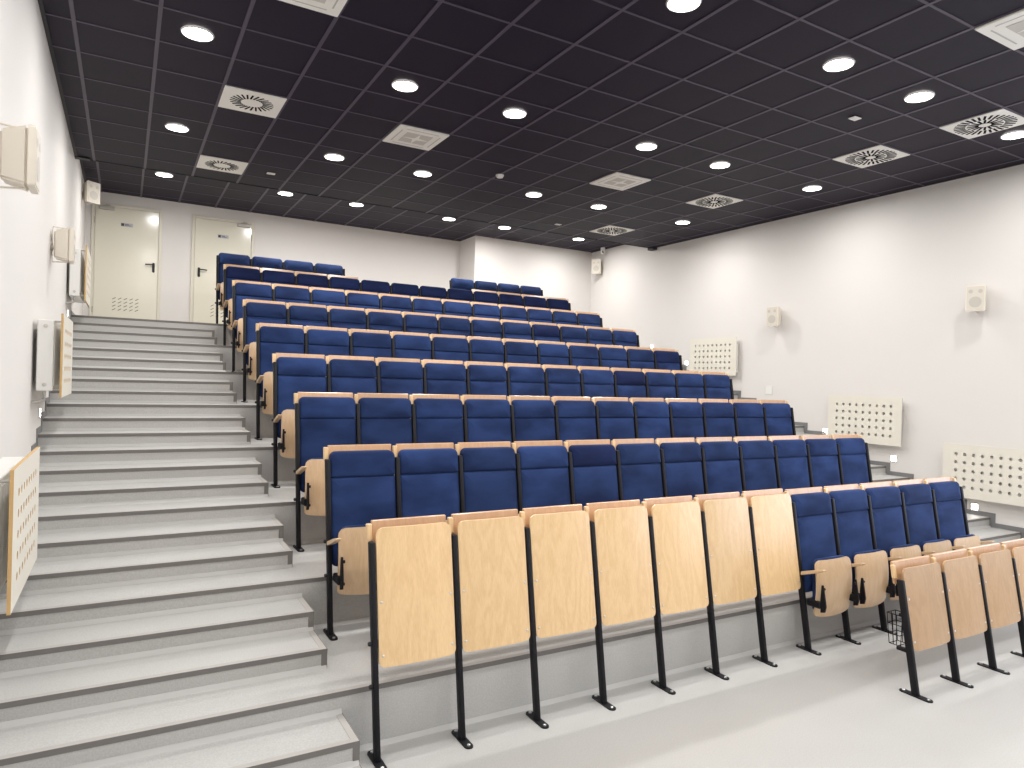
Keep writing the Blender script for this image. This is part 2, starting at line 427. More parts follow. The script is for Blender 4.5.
# doors in the back wall
def door(name, x0, x1, handle_right, closer_right, slots):
    z0 = 8 * R; z1 = z0 + 2.10
    bm = bmesh.new()
    fw = 0.05
    box(bm, x0, x0 + fw, YB - 0.025, YB, z0, z1, bev=0.004); box(bm, x1 - fw, x1, YB - 0.025, YB, z0, z1, bev=0.004)
    box(bm, x0 + fw, x1 - fw, YB - 0.025, YB, z1 - fw, z1, bev=0.004)
    d = struct(finish(name, bm, 'doorframe'))
    bm = bmesh.new(); box(bm, x0 + fw + 0.004, x1 - fw - 0.004, YB - 0.018, YB, z0 + 0.008, z1 - fw - 0.004, bev=0.003)
    leaf = finish('door_leaf', bm, 'door', d)
    yf = YB - 0.018
    bm = bmesh.new()                                   # slanted ventilation slots
    xc = x0 + slots
    for r in range(4):
        for c in range(5):
            xx = xc + c * 0.085; zz = z0 + 0.30 + r * 0.062
            prism(bm, [(xx, zz), (xx + 0.05, zz + 0.03), (xx + 0.05, zz + 0.042), (xx, zz + 0.012)], 'y', yf - 0.0015, yf, 0)
    finish('vent_slot', bm, 'slot', leaf)
    hx = x1 - 0.12 if handle_right else x0 + 0.13
    sg = -1 if handle_right else 1
    bm = bmesh.new(); prism(bm, [(hx + a, z0 + 1.00 + b) for a, b in rrect(0.04, 0.17, 0.019, 0.019)], 'y', yf - 0.010, yf)
    hp = finish('handle_plate', bm, 'rubber', leaf, smooth=40)
    bm = bmesh.new()
    tube(bm, [(hx, yf - 0.008, z0 + 1.13), (hx, yf - 0.05, z0 + 1.13)], 0.009)
    tube(bm, [(hx, yf - 0.05, z0 + 1.13), (hx + sg * 0.06, yf - 0.052, z0 + 1.132), (hx + sg * 0.13, yf - 0.048, z0 + 1.128)], 0.011)
    lathe(bm, [(0.014, 0), (0.014, 0.012)], 14, xf=Matrix.Translation((hx, yf - 0.010, z0 + 1.04)) @ Matrix.Rotation(PI / 2, 4, 'X'))
    finish('door_handle', bm, 'rubber', leaf, smooth=40)
    bm = bmesh.new(); px = (x0 + x1) / 2 - 0.01
    box(bm, px - 0.09, px + 0.09, yf - 0.004, yf, z0 + 1.74, z0 + 1.80, 0)
    box(bm, px - 0.083, px - 0.04, yf - 0.005, yf - 0.004, z0 + 1.748, z0 + 1.792, 1)
    box(bm, px - 0.028, px + 0.03, yf - 0.005, yf - 0.004, z0 + 1.774, z0 + 1.783, 1)
    box(bm, px - 0.028, px + 0.06, yf - 0.005, yf - 0.004, z0 + 1.757, z0 + 1.764, 1)
    finish('sign_plate', bm, ['plate', 'ink'], leaf)
    cx = x1 - 0.30 if closer_right else x0 + 0.11
    bm = bmesh.new(); box(bm, cx, cx + 0.22, yf - 0.05, yf, z1 - 0.115, z1 - 0.06, bev=0.006)
    cl = finish('door_closer', bm, 'steelgrey', leaf)
    bm = bmesh.new()
    tube(bm, [(cx + 0.05, yf - 0.03, z1 - 0.055), (cx + 0.16, yf - 0.09, z1 - 0.045), (cx + 0.10, yf - 0.02, z1 - 0.03)], 0.008)
    finish('closer_arm', bm, 'steelgrey', cl)
    bm = bmesh.new()
    hz = x0 + fw - 0.004 if handle_right else x1 - fw + 0.004
    for zz in (0.25, 1.75):
        lathe(bm, [(0.008, 0), (0.008, 0.10)], 10, xf=Matrix.Translation((hz, yf - 0.008, z0 + zz)))
    finish('hinge', bm, 'steelgrey', leaf, smooth=40)
    return d
door('door_1', -0.545, 0.51, True, False, 0.33)
door('door_2', 0.98, 2.035, False, True, 0.34)

# ------------------------------------------------------------------ seating
LEGT = 1.142
def leg_mesh(top=LEGT):
    bm = bmesh.new(); box(bm, -0.016, 0.016, -0.024, 0.024, 0.006, top, bev=0.008, seg=2, shear=LEAN); return bm
def foot_mesh():
    bm = bmesh.new()
    pts = []
    for s in (1, -1):
        for k in range(9):
            a = -PI / 2 + PI * k / 8
            pts.append((s * -0.026 * math.sin(a) * 1.0, s * (0.085 + 0.026 * math.cos(a))))
    prism(bm, pts, 'z', 0.0, 0.008, 0)
    for s in (1, -1):
        lathe(bm, [(0.010, 0.008), (0.010, 0.014), (0.006, 0.016)], 10, mi=1, xf=Matrix.Translation((0, s * 0.085, 0)))
    return bm
def add_leg(parent, x, top=LEGT):
    l = finish('leg', leg_mesh(top), 'black', parent, smooth=35, loc=(x, 0, 0))
    finish('foot_plate', foot_mesh(), ['black', 'bolt'], l, smooth=35)
    return l
def add_knob(leg, x=-0.016, sgn=-1):
    for z in (0.60, 0.38):
        bm = bmesh.new()
        lathe(bm, [(0.012, 0), (0.013, 0.012), (0.009, 0.018)], 12, xf=Matrix.Translation((x, z * LEAN, z)) @ Matrix.Rotation(sgn * PI / 2, 4, 'Y'))
        finish('bolt_knob', bm, 'rubber', leg, smooth=40)

def tablet_mesh(w=0.462, top=1.230, h=0.29):
    """the writing leaf folded down behind the backrest"""
    bm = bmesh.new()
    box(bm, -w / 2, w / 2, 0.056, 0.076, top - h, top, bev=0.004, seg=1, shear=LEAN)
    return bm
def block_mesh(top=1.220):
    bm = bmesh.new(); box(bm, -0.016, 0.016, 0.030, 0.055, top - 0.09, top, bev=0.004, shear=LEAN); return bm

def armrest_mesh():
    bm = bmesh.new()
    # side outline (y,z): slopes up towards the front, tip thinned
    top = lambda y: 0.632 - 0.33 * y
    out = [(y, t) for y, t in ((0.080, top(0.080) - 0.028), (-0.08, top(-0.08) - 0.026), (-0.117, top(-0.117) - 0.021), (-0.126, top(-0.126) - 0.011), (-0.116, top(-0.116) - 0.003), (-0.075, top(-0.075)), (0.080, top(0.080)))]
    prism(bm, out, 'x', -0.021, 0.021)
    bmesh.ops.recalc_face_normals(bm, faces=bm.faces)
    bmesh.ops.bevel(bm, geom=list(bm.edges), offset=0.004, segments=1, affect='EDGES')
    return bm

def hinge_mesh(sgn):
    """pivot bracket between the leg and the tipped-up seat"""
    bm = bmesh.new()
    x0, x1 = sorted((sgn * 0.004, sgn * 0.040))
    box(bm, x0, x1, -0.075, 0.045, 0.345, 0.400, bev=0.008)
    xa, xb = sorted((sgn * 0.022, sgn * 0.036))
    prism(bm, [(-0.070, 0.315), (-0.105, 0.325), (-0.115, 0.37), (-0.085, 0.53), (-0.072, 0.53), (-0.066, 0.42)], 'x', xa, xb)
    for (yy, zz) in ((-0.088, 0.355), (-0.082, 0.50)):
        lathe(bm, [(0.011, 0), (0.011, 0.012)], 10, xf=Matrix.Translation((sgn * 0.036, yy, zz)) @ Matrix.Rotation(sgn * PI / 2, 4, 'Y'))
    return bm

def seat_shell_mesh(w=0.440, h=0.455, t=0.013):
    """plywood shell of the tipped-up seat, its underside towards the front: bowed, rounded corners, arched lower edge"""
    bm = bmesh.new()
    nx, nz = 14, 7
    cols = []
    for i in range(nx + 1):
        u = -math.cos(PI * i / nx); x = u * w / 2; e = w / 2 - abs(x)
        rt = 0.05; c = 0.0 if e >= rt else rt - math.sqrt(max(rt * rt - (rt - e) ** 2, 0))
        rb = 0.03; cb = 0.0 if e >= rb else rb - math.sqrt(max(rb * rb - (rb - e) ** 2, 0))
        cols.append((x, 0.250 + cb + 0.022 * u * u, 0.250 + h - c))
    def vert(x, z, off):
        v = (z - 0.250) / h
        y = -0.040 + 0.030 * (2 * v - 1) ** 2 - 0.024 * (1 - (2 * x / w) ** 2)
        return bm.verts.new((x, y + off, z))
    F = [[vert(x, a + (b - a) * j / nz, 0) for j in range(nz + 1)] for x, a, b in cols]
    B = [[vert(x, a + (b - a) * j / nz, t) for j in range(nz + 1)] for x, a, b in cols]
    q = lambda *v: bm.faces.new(v)
    for i in range(nx):
        for j in range(nz):
            q(F[i][j], F[i + 1][j], F[i + 1][j + 1], F[i][j + 1]); q(B[i][j], B[i][j + 1], B[i + 1][j + 1], B[i + 1][j])
        q(F[i][0], B[i][0], B[i + 1][0], F[i + 1][0]); q(F[i][nz], F[i + 1][nz], B[i + 1][nz], B[i][nz])
    for j in range(nz):
        q(F[0][j], F[0][j + 1], B[0][j + 1], B[0][j]); q(F[nx][j], B[nx][j], B[nx][j + 1], F[nx][j + 1])
    return bm

def seat_cushion_mesh(w=0.400, h=0.405):
    bm = bmesh.new()
    pts0 = rrect(w, h, 0.05, 0.03)
    rings = []
    def ring(inset, off):
        out = []
        for x, z in rrect(w - 2 * inset, h - 2 * inset, max(0.05 - inset, 0.006), max(0.03 - inset, 0.006)):
            zz = 0.306 + inset + z; v = (zz - 0.250) / 0.455
            y = -0.026 + 0.030 * (2 * v - 1) ** 2 - 0.024 * (1 - (2 * x / w) ** 2)
            out.append(bm.verts.new((x, y + off, zz)))
        return out
    for inset, off in ((0.004, 0.0), (0.0, 0.010), (0.0, 0.028), (0.008, 0.038), (0.03, 0.044)): rings.append(ring(inset, off))
    n = len(rings[0])
    for q in range(len(rings) - 1):
        for k in range(n): bm.faces.new((rings[q][k], rings[q][(k + 1) % n], rings[q + 1][(k + 1) % n], rings[q + 1][k]))
    bm.faces.new(rings[-1]); bm.faces.new(list(reversed(rings[0])))
    return bm

PADW = 0.465
def make_seat(name='auditorium_seat'):
    r = empty(name, (0, 0, 0), 'x', 'seat')
    l = add_leg(r, -SP / 2)
    bm = bmesh.new(); curved_board(bm, 0.45, 0.73, 0.44, 0.036, 0.012, 0.04, 0.04, 0.0)
    finish('back_shell', bm, 'edge', r, smooth=35)
    bm = bmesh.new(); cushion(bm, PADW, 0.587, 0.430, 0.034, 0.044, 0.012, 0.035, puff=0.010)
    finish('backrest', bm, 'velvet', r, smooth=50)
    bm = bmesh.new(); cushion(bm, PADW, 0.174, 1.018, 0.034, 0.052, 0.045, 0.012, puff=0.012)
    finish('headrest', bm, 'velvet', r, smooth=50)
    sh = finish('seat', seat_shell_mesh(), 'seatwood', r, smooth=40)
    finish('seat_cushion', seat_cushion_mesh(), 'velvet', sh, smooth=50)
    finish('armrest', armrest_mesh(), 'seatwood', r, smooth=30, loc=(-SP / 2, 0, 0))
    finish('hinge_bracket', hinge_mesh(1), 'black', r, smooth=35, loc=(-SP / 2 + 0.012, 0, 0))
    finish('hinge_bracket', hinge_mesh(-1), 'black', r, smooth=35, loc=(SP / 2 - 0.018, 0, 0))
    finish('writing_tablet', tablet_mesh(), 'edge', r, smooth=30)
    finish('tablet_block', block_mesh(), 'beech', r, smooth=30, loc=(-SP / 2, 0, 0))
    return r

ORD = ['first', 'second', 'third', 'fourth', 'fifth', 'sixth', 'seventh', 'eighth', 'ninth', 'tenth', 'eleventh', 'twelfth']
proto = make_seat()
def child(o, stem):
    return [c for c in o.children if c.name.split('.')[0] == stem]

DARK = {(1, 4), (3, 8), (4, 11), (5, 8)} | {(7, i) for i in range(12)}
NOTAB = {(7, i) for i in (4, 5, 6, 7)} | {(8, i) for i in range(12)}
spots = [(0, i) for i in range(7, 12)] + [(k, i) for k in range(1, 8) for i in range(12)] + [(8, i) for i in (0, 1, 2, 3, 8, 9, 10, 11)]
ROWN = ['front', 'second', 'third', 'fourth', 'fifth', 'sixth', 'seventh', 'eighth', 'topmost']
def place(o, k, i):
    for c in [c for c in o.children]:
        st = c.name.split('.')[0]
        if st == 'writing_tablet' or st == 'tablet_block':
            if (k, i) in NOTAB: bpy.data.objects.remove(c); continue
    o.location = ((X1 + i * SP if k else X1 + 7 * S + (i - 7) * SP) + SP / 2, Y0 + k * D, k * R)
    pose = 'dark brushed headrest' if (k, i) in DARK else 'plain blue headrest'
    if k == 0:
        lab = f'blue tip-up seat on the floor beside the wooden panels, {ORD[i - 7]} of five from them'
    elif k == 8:
        side = 'group by the doors' if i < 4 else 'group by the projecting wall'
        j = i if i < 4 else i - 8
        lab = f'blue tip-up seat in topmost row, {side}, {ORD[j]} from the door-side stairs'
    else:
        if (k, i) in DARK and k != 7:
            lab = f'blue seat with the only dark headrest in the {ROWN[k]} row up'
        elif k == 7:
            lab = f'dark-headed navy seat in the {ROWN[k]} row up, {ORD[i]} from the door-side stairs'
        else:
            lab = f'blue velvet seat in the {ROWN[k]} row up, {ORD[i]} from the door-side stairs'
    tag(o, lab, 'seat', f'tip-up seats of the {ROWN[k]} row')
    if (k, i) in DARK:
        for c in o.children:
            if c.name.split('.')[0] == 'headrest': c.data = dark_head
    if i in (11,) or (k, i) == (8, 3):       # the end of a row has a second leg and armrest
        lg = [c for c in o.children if c.name.split('.')[0] == 'leg'][0]
        n = copy_tree(lg, o); n.location = (SP / 2, 0, 0)
        ar = [c for c in o.children if c.name.split('.')[0] == 'armrest'][0]
        n = copy_tree(ar, o); n.location = (SP / 2, 0, 0)
        for b in [c for c in o.children if c.name.split('.')[0] == 'tablet_block']:
            n = copy_tree(b, o); n.location = (SP / 2, 0, 0)
    if i == 0 or (k, i) == (8, 8):
        lg = [c for c in o.children if c.name.split('.')[0] == 'leg'][0]
        add_knob(lg)
hd = child(proto, 'headrest')[0]
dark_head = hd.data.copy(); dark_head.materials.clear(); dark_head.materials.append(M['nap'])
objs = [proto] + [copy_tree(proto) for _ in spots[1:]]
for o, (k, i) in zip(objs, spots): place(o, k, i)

# front panels: boards on legs with the writing leaf of the row behind
def make_panel(mat, z0=0.472, z1=1.213, th=0.29):
    r = empty('front_panel', (0, 0, 0), 'x', 'panel')
    lt = z1 - 0.075
    l = add_leg(r, -S / 2, lt)
    W_, YF_, BU = 0.460, -0.014, 0.013
    bm = bmesh.new(); curved_board(bm, W_, z1 - z0, z0, YF_, 0.013, 0.045, 0.032, BU, nx=18)
    bd = finish('board', bm, mat, r, smooth=40)
    for (x, z) in ((-0.208, z0 + 0.06), (0.208, z0 + 0.06), (-0.208, z0 + 0.34), (0.208, z0 + 0.34)):
        bm = bmesh.new()
        yy = YF_ + z * LEAN - BU * (1 - (2 * x / W_) ** 2)
        lathe(bm, [(0.0075, 0), (0.0075, 0.002), (0.005, 0.004)], 10, xf=Matrix.Translation((x, yy + 0.0005, z)) @ Matrix.Rotation(PI / 2, 4, 'X'))
        finish('board_bolt', bm, 'bolt', bd, smooth=40)
    finish('writing_tablet', tablet_mesh(top=z1 + 0.028, h=th), 'edge', r, smooth=30)
    finish('tablet_block', block_mesh(top=z1 + 0.015), 'beech', r, smooth=30, loc=(-S / 2, 0, 0))
    bm = bmesh.new()
    for z in (z0 + 0.10, z0 + 0.40): box(bm, -S / 2 + 0.017, S / 2 - 0.017, 0.004, 0.024, z, z + 0.035, shear=LEAN)
    finish('rail', bm, 'black', r)
    return r
pan = make_panel('beech')
allp = [pan] + [copy_tree(pan) for _ in range(6)]
for i, o in enumerate(allp):
    o.location = (X1 + (i + 0.5) * S, Y0, 0)
    place_txt = f'pale beech front panel on black legs, {ORD[i]} of seven from the door-side stairs'
    tag(o, place_txt, 'panel', 'front panels before the second row')
    if i == 0:
        add_knob(child(o, 'leg')[0])
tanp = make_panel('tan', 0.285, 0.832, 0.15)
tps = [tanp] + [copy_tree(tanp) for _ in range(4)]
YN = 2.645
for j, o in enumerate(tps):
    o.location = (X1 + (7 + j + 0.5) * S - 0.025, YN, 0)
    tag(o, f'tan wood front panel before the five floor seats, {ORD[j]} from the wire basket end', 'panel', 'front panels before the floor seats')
    if j == 0:
        # wire basket hung behind the end leg
        bm = bmesh.new()
        x, y = -S / 2 + 0.018, 0.14
        for zz, q in ((0.50, 0.0), (0.43, 0.010), (0.36, 0.016), (0.29, 0.024)):
            tube(bm, [(x, y - 0.02 + q, zz), (x, y + 0.09 - q, zz), (x + 0.10, y + 0.09 - q, zz), (x + 0.10, y - 0.02 + q, zz), (x, y - 0.02 + q, zz)], 0.003, 6)
        for (a, b) in ((0, -0.02), (0, 0.02), (0, 0.05), (0, 0.09), (0.05, 0.09), (0.10, 0.09), (0.10, 0.04), (0.10, -0.02)):
            tube(bm, [(x + a, y + b, 0.50), (x + a, y + b * 0.75, 0.29)], 0.003, 6)
        box(bm, x - 0.016, x + 0.016, 0.07, y + 0.01, 0.265, 0.292, bev=0.006); box(bm, x - 0.016, x + 0.016, 0.10, y + 0.0, 0.50, 0.525, bev=0.006)
        finish('wire_basket', bm, 'black', o)
    if j == 4:
        n = copy_tree(child(o, 'leg')[0], o); n.location = (S / 2, 0, 0)

# ------------------------------------------------------------------ ceiling fittings
LAMP_W, LAMP_SPREAD = 27.0, 178.0
def make_downlight():
    r = empty('downlight', (0, 0, 0), 'x', 'lamp')
    bm = bmesh.new(); lathe(bm, [(0.112, -0.004), (0.114, -0.010), (0.121, -0.009), (0.126, 0.0), (0.112, 0.0)], 32, cap=False)
    finish('trim_ring', bm, 'ring', r, smooth=40)
    bm = bmesh.new(); lathe(bm, [(0.001, -0.0075), (0.070, -0.007), (0.113, -0.005)], 32, cap=False)
    for v in bm.verts: pass
    finish('diffuser', bm, 'lamp', r, smooth=40)
    la = bpy.data.lights.new('light_source', 'AREA'); la.shape = 'DISK'; la.size = 0.19; la.energy = LAMP_W; la.color = (1.0, 0.983, 0.962); la.spread = math.radians(LAMP_SPREAD)
    lo = bpy.data.objects.new('light_source', la); COL.objects.link(lo); lo.parent = r; lo.location = (0, 0, -0.014)
    return r
dl = make_downlight()
LX = [0.45, 2.23, 3.42, 5.17, 6.35, 8.10]
LROWS = [(11.67, HB, 'rearmost'), (8.63, HF, 'second rearmost'), (6.14, HF, 'third rearmost'), (3.70, HF, 'fourth rearmost'), (1.22, HF, 'fifth rearmost'), (-1.23, HF, 'sixth rearmost')]
first = True
dl_data = [q for q in dl.children if q.type == 'LIGHT'][0].data
ROW_W = {'rearmost': 1.20, 'second rearmost': 1.05, 'third rearmost': 0.95, 'fourth rearmost': 0.90, 'fifth rearmost': 1.10, 'sixth rearmost': 1.2}
for (y, z, nm) in LROWS:
    la = dl_data.copy(); la.energy = LAMP_W * ROW_W[nm]
    for c, x in enumerate(LX):
        o = dl if first else copy_tree(dl); first = False
        [q for q in o.children if q.type == 'LIGHT'][0].data = la
        o.location = (x, y, z)
        tag(o, f'round lit ceiling downlight in the {nm} row, {ORD[c]} from the radiator stair wall', 'lamp', 'round ceiling downlights')

def tile_xy(cx, cy): return GX + GPX * cx, GY + GPY * cy
def vent_plate(r):
    bm = bmesh.new(); box(bm, -GPX / 2 + 0.008, GPX / 2 - 0.008, -GPY / 2 + 0.008, GPY / 2 - 0.008, -0.010, 0.0, bev=0.003)
    return finish('plate', bm, 'vent', r)
def slot_ring(bm, r0, r1, n, w, twist):
    for k in range(n):
        a = 2 * PI * k / n; t = a + twist
        d = Vector((math.cos(a), math.sin(a), 0)); e = Vector((math.cos(t), math.sin(t), 0)); s = Vector((-e.y, e.x, 0))
        p0 = d * r0; p1 = d * r0 + e * (r1 - r0)
        pts = [p0 + s * w, p0 - s * w, p1 - s * w, p1 + s * w]
        prism(bm, [(p.x, p.y) for p in pts], 'z', -0.0125, -0.010)
def make_ring_vent():
    r = empty('ring_vent', (0, 0, 0), 'x', 'vent'); p = vent_plate(r)
    bm = bmesh.new(); slot_ring(bm, 0.105, 0.210, 24, 0.0088, 0.35); finish('vent_slot', bm, 'ventslot', r)
    return r
def make_radial_vent():
    r = empty('radial_vent', (0, 0, 0), 'x', 'vent'); p = vent_plate(r)
    bm = bmesh.new(); slot_ring(bm, 0.055, 0.155, 16, 0.0105, 0.12); slot_ring(bm, 0.168, 0.268, 30, 0.0105, 0.12)
    finish('vent_slot', bm, 'ventslot', r)
    bm = bmesh.new(); lathe(bm, [(0.001, -0.016), (0.045, -0.015), (0.050, -0.010)], 20, cap=False); finish('hub', bm, 'vent', r, smooth=40)
    return r
def make_cassette():
    r = empty('air_cassette', (0, 0, 0), 'x', 'vent')
    bm = bmesh.new(); box(bm, -GPX / 2 + 0.004, GPX / 2 - 0.004, -GPY / 2 + 0.004, GPY / 2 - 0.004, -0.018, 0.0, bev=0.005)
    finish('cover', bm, 'vent', r)
    bm = bmesh.new()
    for s in (1, -1):
        box(bm, -0.19, 0.19, s * 0.235 - 0.006, s * 0.235 + 0.006, -0.0195, -0.018); box(bm, s * 0.225 - 0.006, s * 0.225 + 0.006, -0.19, 0.19, -0.0195, -0.018)
    finish('outlet_slot', bm, 'ventline', r)
    bm = bmesh.new(); box(bm, -0.155, 0.155, -0.155, 0.155, -0.0215, -0.018, bev=0.002)
    g = finish('intake_grille', bm, 'ventgrey', r)
    bm = bmesh.new(); prism(bm, [(-0.155, 0.0), (-0.02, -0.02), (0.0, -0.155), (0.03, -0.03), (0.155, 0.0), (0.02, 0.03), (0.0, 0.155), (-0.03, 0.02)], 'z', -0.024, -0.0215)
    finish('grille_star', bm, 'vent', g)
    return r
rv = make_ring_vent()
for n, (cx, cy, lab) in enumerate(((-1.5, 6.5, 'cream square vent with a slot ring, nearer the camera of the two by the stairs'), (-1.5, 10.5, 'cream square vent with a slot ring, close to the ceiling step by the doors'))):
    o = rv if n == 0 else copy_tree(rv); o.location = (*tile_xy(cx, cy), HF); tag(o, lab, 'vent', 'ring slot ceiling vents')
rd = make_radial_vent()
for n, (cx, cy, lab) in enumerate(((9.5, 10.5, 'white radial slot ceiling vent, the small distant one near the projecting wall'), (9.5, 6.5, 'white radial slot ceiling vent, second from the back along the speaker wall'),
                                   (9.5, 2.5, 'white radial slot ceiling vent, third from the back along the speaker wall'), (9.5, 0.5, 'white radial slot ceiling vent, the large one partly crossed by a downlight'))):
    o = rd if n == 0 else copy_tree(rd); o.location = (*tile_xy(cx, cy), HF); tag(o, lab, 'vent', 'radial slot ceiling vents')
ca = make_cassette()
for n, (cx, cy, lab) in enumerate(((1.5, 6.5, 'cream air-conditioning cassette with grey grille between two downlights, near mid ceiling'), (6.5, 6.5, 'white flat air-conditioning cassette over the seat rows beside a radial vent'),
                                   (-1.5, 2.5, 'blank cream ceiling cassette cut by the top picture edge'), (6.5, -1.5, 'white air-conditioning cassette with grey grille cut by the picture corner'))):
    o = ca if n == 0 else copy_tree(ca); o.location = (*tile_xy(cx, cy), HF); tag(o, lab, 'vent', 'ceiling air cassettes')
sd = empty('smoke_detector', (4.30, 8.08, HF), 'round white smoke detector on the dark ceiling tiles', 'detector')
bm = bmesh.new(); lathe(bm, [(0.055, 0.0), (0.055, -0.014), (0.050, -0.018)], 24); finish('detector_base', bm, 'white', sd, smooth=40)
bm = bmesh.new(); lathe(bm, [(0.047, -0.018), (0.042, -0.036), (0.018, -0.042)], 24); finish('detector_head', bm, 'white', sd, smooth=40)
def small_plate(x, y, lab):
    r = empty('ceiling_sensor', (x, y, HF), lab, 'sensor', 'small ceiling sensors')
    bm = bmesh.new(); box(bm, -0.055, 0.055, -0.04, 0.04, -0.010, 0.0, bev=0.004); finish('sensor_plate', bm, 'white', r)
    bm = bmesh.new(); lathe(bm, [(0.016, -0.010), (0.014, -0.016), (0.004, -0.019)], 14); finish('sensor_lens', bm, 'white', r, smooth=40)
small_plate(6.33, 4.33, 'small white ceiling sensor between two big downlights and the radial vents')
small_plate(1.68, 9.83, 'small white ceiling sensor next to the distant slot ring vent')
small_plate(6.50, 10.0, 'small white ceiling sensor in the tiles near the distant radial vent')

# ------------------------------------------------------------------ wall fittings
def cover_board(bm, w, h, cols, rows, pitch, rad, t=0.016):
    """board with round holes; local x along the wall, y outward (front face y=-t), z up; holes cut through"""
    x0 = -pitch * cols / 2; z0 = (h - pitch * rows) / 2
    n = 16
    def ring_sq(cx, cz):
        out = []
        for k in range(n):
            a = 2 * PI * (k + 0.5) / n; c, s = math.cos(a), math.sin(a); m = max(abs(c), abs(s))
            out.append((cx + pitch / 2 * c / m, cz + pitch / 2 * s / m))
        return out
    corners = [(1, 1), (-1, 1), (-1, -1), (1, -1)]
    for y in (-t, 0.0):
        for i in range(cols):
            for j in range(rows):
                cx = x0 + (i + 0.5) * pitch; cz = z0 + (j + 0.5) * pitch
                sq = ring_sq(cx, cz); ci = [(cx + rad * math.cos(2 * PI * (k + 0.5) / n), cz + rad * math.sin(2 * PI * (k + 0.5) / n)) for k in range(n)]
                vs = [bm.verts.new((p[0], y, p[1])) for p in sq]; vc = [bm.verts.new((p[0], y, p[1])) for p in ci]
                for k in range(n):
                    k2 = (k + 1) % n
                    a0 = 2 * PI * (k + 0.5) / n; a1 = 2 * PI * (k + 1.5) / n
                    mid = (a0 + a1) / 2
                    extra = None
                    for q in range(4):
                        ca_ = PI / 4 + q * PI / 2
                        if abs((mid - ca_ + PI) % (2 * PI) - PI) < 1e-6:
                            extra = bm.verts.new((cx + corners[q][0] * pitch / 2, y, cz + corners[q][1] * pitch / 2))
                    f = bm.faces.new([vs[k], extra, vs[k2], vc[k2], vc[k]] if extra else [vs[k], vs[k2], vc[k2], vc[k]])
                    f.material_index = 0
                if y == 0.0:
                    va = [bm.verts.new((p[0], -t, p[1])) for p in ci]; vb = [bm.verts.new((p[0], 0, p[1])) for p in ci]
                    for k in range(n):
                        bm.faces.new((va[k], va[(k + 1) % n], vb[(k + 1) % n], vb[k])).material_index = 1
        X0, X1_ = -w / 2, w / 2; xa, xb = x0, -x0; za, zb = z0, z0 + rows * pitch
        for (a, b, c, d) in ((X0, X1_, 0, za), (X0, X1_, zb, h), (X0, xa, za, zb), (xb, X1_, za, zb)):
            bm.faces.new([bm.verts.new(p) for p in ((a, y, c), (b, y, c), (b, y, d), (a, y, d))]).material_index = 0
    o = [(-w / 2, 0), (w / 2, 0), (w / 2, h), (-w / 2, h)]
    for k in range(4):
        p, q = o[k], o[(k + 1) % 4]
        bm.faces.new([bm.verts.new(v) for v in ((p[0], -t, p[1]), (q[0], -t, q[1]), (q[0], 0, q[1]), (p[0], 0, p[1]))]).material_index = 1
    bmesh.ops.remove_doubles(bm, verts=bm.verts, dist=1e-5)

def radiator(loc, rz, lab, w=1.10, h=0.66, depth=0.11, gap=0.03, front=0.20, edge='mdf', cols=9, shift=0.0):
    """origin at the wall, bottom centre of the board; local -y points into the room"""
    r = empty('radiator', loc, lab, 'radiator', 'radiators behind perforated boards', rz)
    hw = w / 2 - 0.05
    bm = bmesh.new(); box(bm, -hw + shift, hw + shift, -gap - depth, -gap, 0.05, h - 0.05, bev=0.008, seg=2)
    for k in range(22):                                   # convector ribs on the front
        x = -hw + 0.05 + k * (2 * hw - 0.1) / 21 + shift
        box(bm, x - 0.012, x + 0.012, -gap - depth - 0.006, -gap - depth + 0.002, 0.09, h - 0.09)
    b = finish('radiator_body', bm, 'white', r)
    for z in (0.10, h - 0.10):
        for s in (-1, 1):
            bm = bmesh.new(); lathe(bm, [(0.015, 0), (0.015, 0.005), (0.009, 0.008)], 14, xf=Matrix.Translation((s * hw + shift, -gap - depth / 2, z)) @ Matrix.Rotation(s * PI / 2, 4, 'Y'))
            finish('end_plug', bm, 'ventgrey', b, smooth=40)
    bm = bmesh.new()
    for x in (-hw * 0.6, hw * 0.6): box(bm, x - 0.03, x + 0.03, -gap, -0.001, 0.12, h - 0.12)
    finish('wall_bracket', bm, 'steelgrey', r)
    bm = bmesh.new(); cover_board(bm, w, h, cols, 5, 0.101, 0.021)
    c = finish('cover_board', bm, ['board', edge], r, loc=(0, -front + 0.016, 0))
    bm = bmesh.new()
    for x in (-hw + 0.03, hw - 0.03):
        for z in (0.06, h - 0.06):
            tube(bm, [(x, -front + 0.014, z), (x, -gap - 0.02, z)], 0.007)
    finish('standoff', bm, 'steelgrey', r)
    bm = bmesh.new()
    tube(bm, [(-hw + 0.02, -gap - depth / 2, 0.06), (-hw + 0.02, -gap - depth / 2, -0.02), (-hw + 0.02, -0.03, -0.04), (-hw + 0.02, -0.002, -0.04)], 0.012)
    finish('valve_pipe', bm, 'steelgrey', r, smooth=40)
    return r
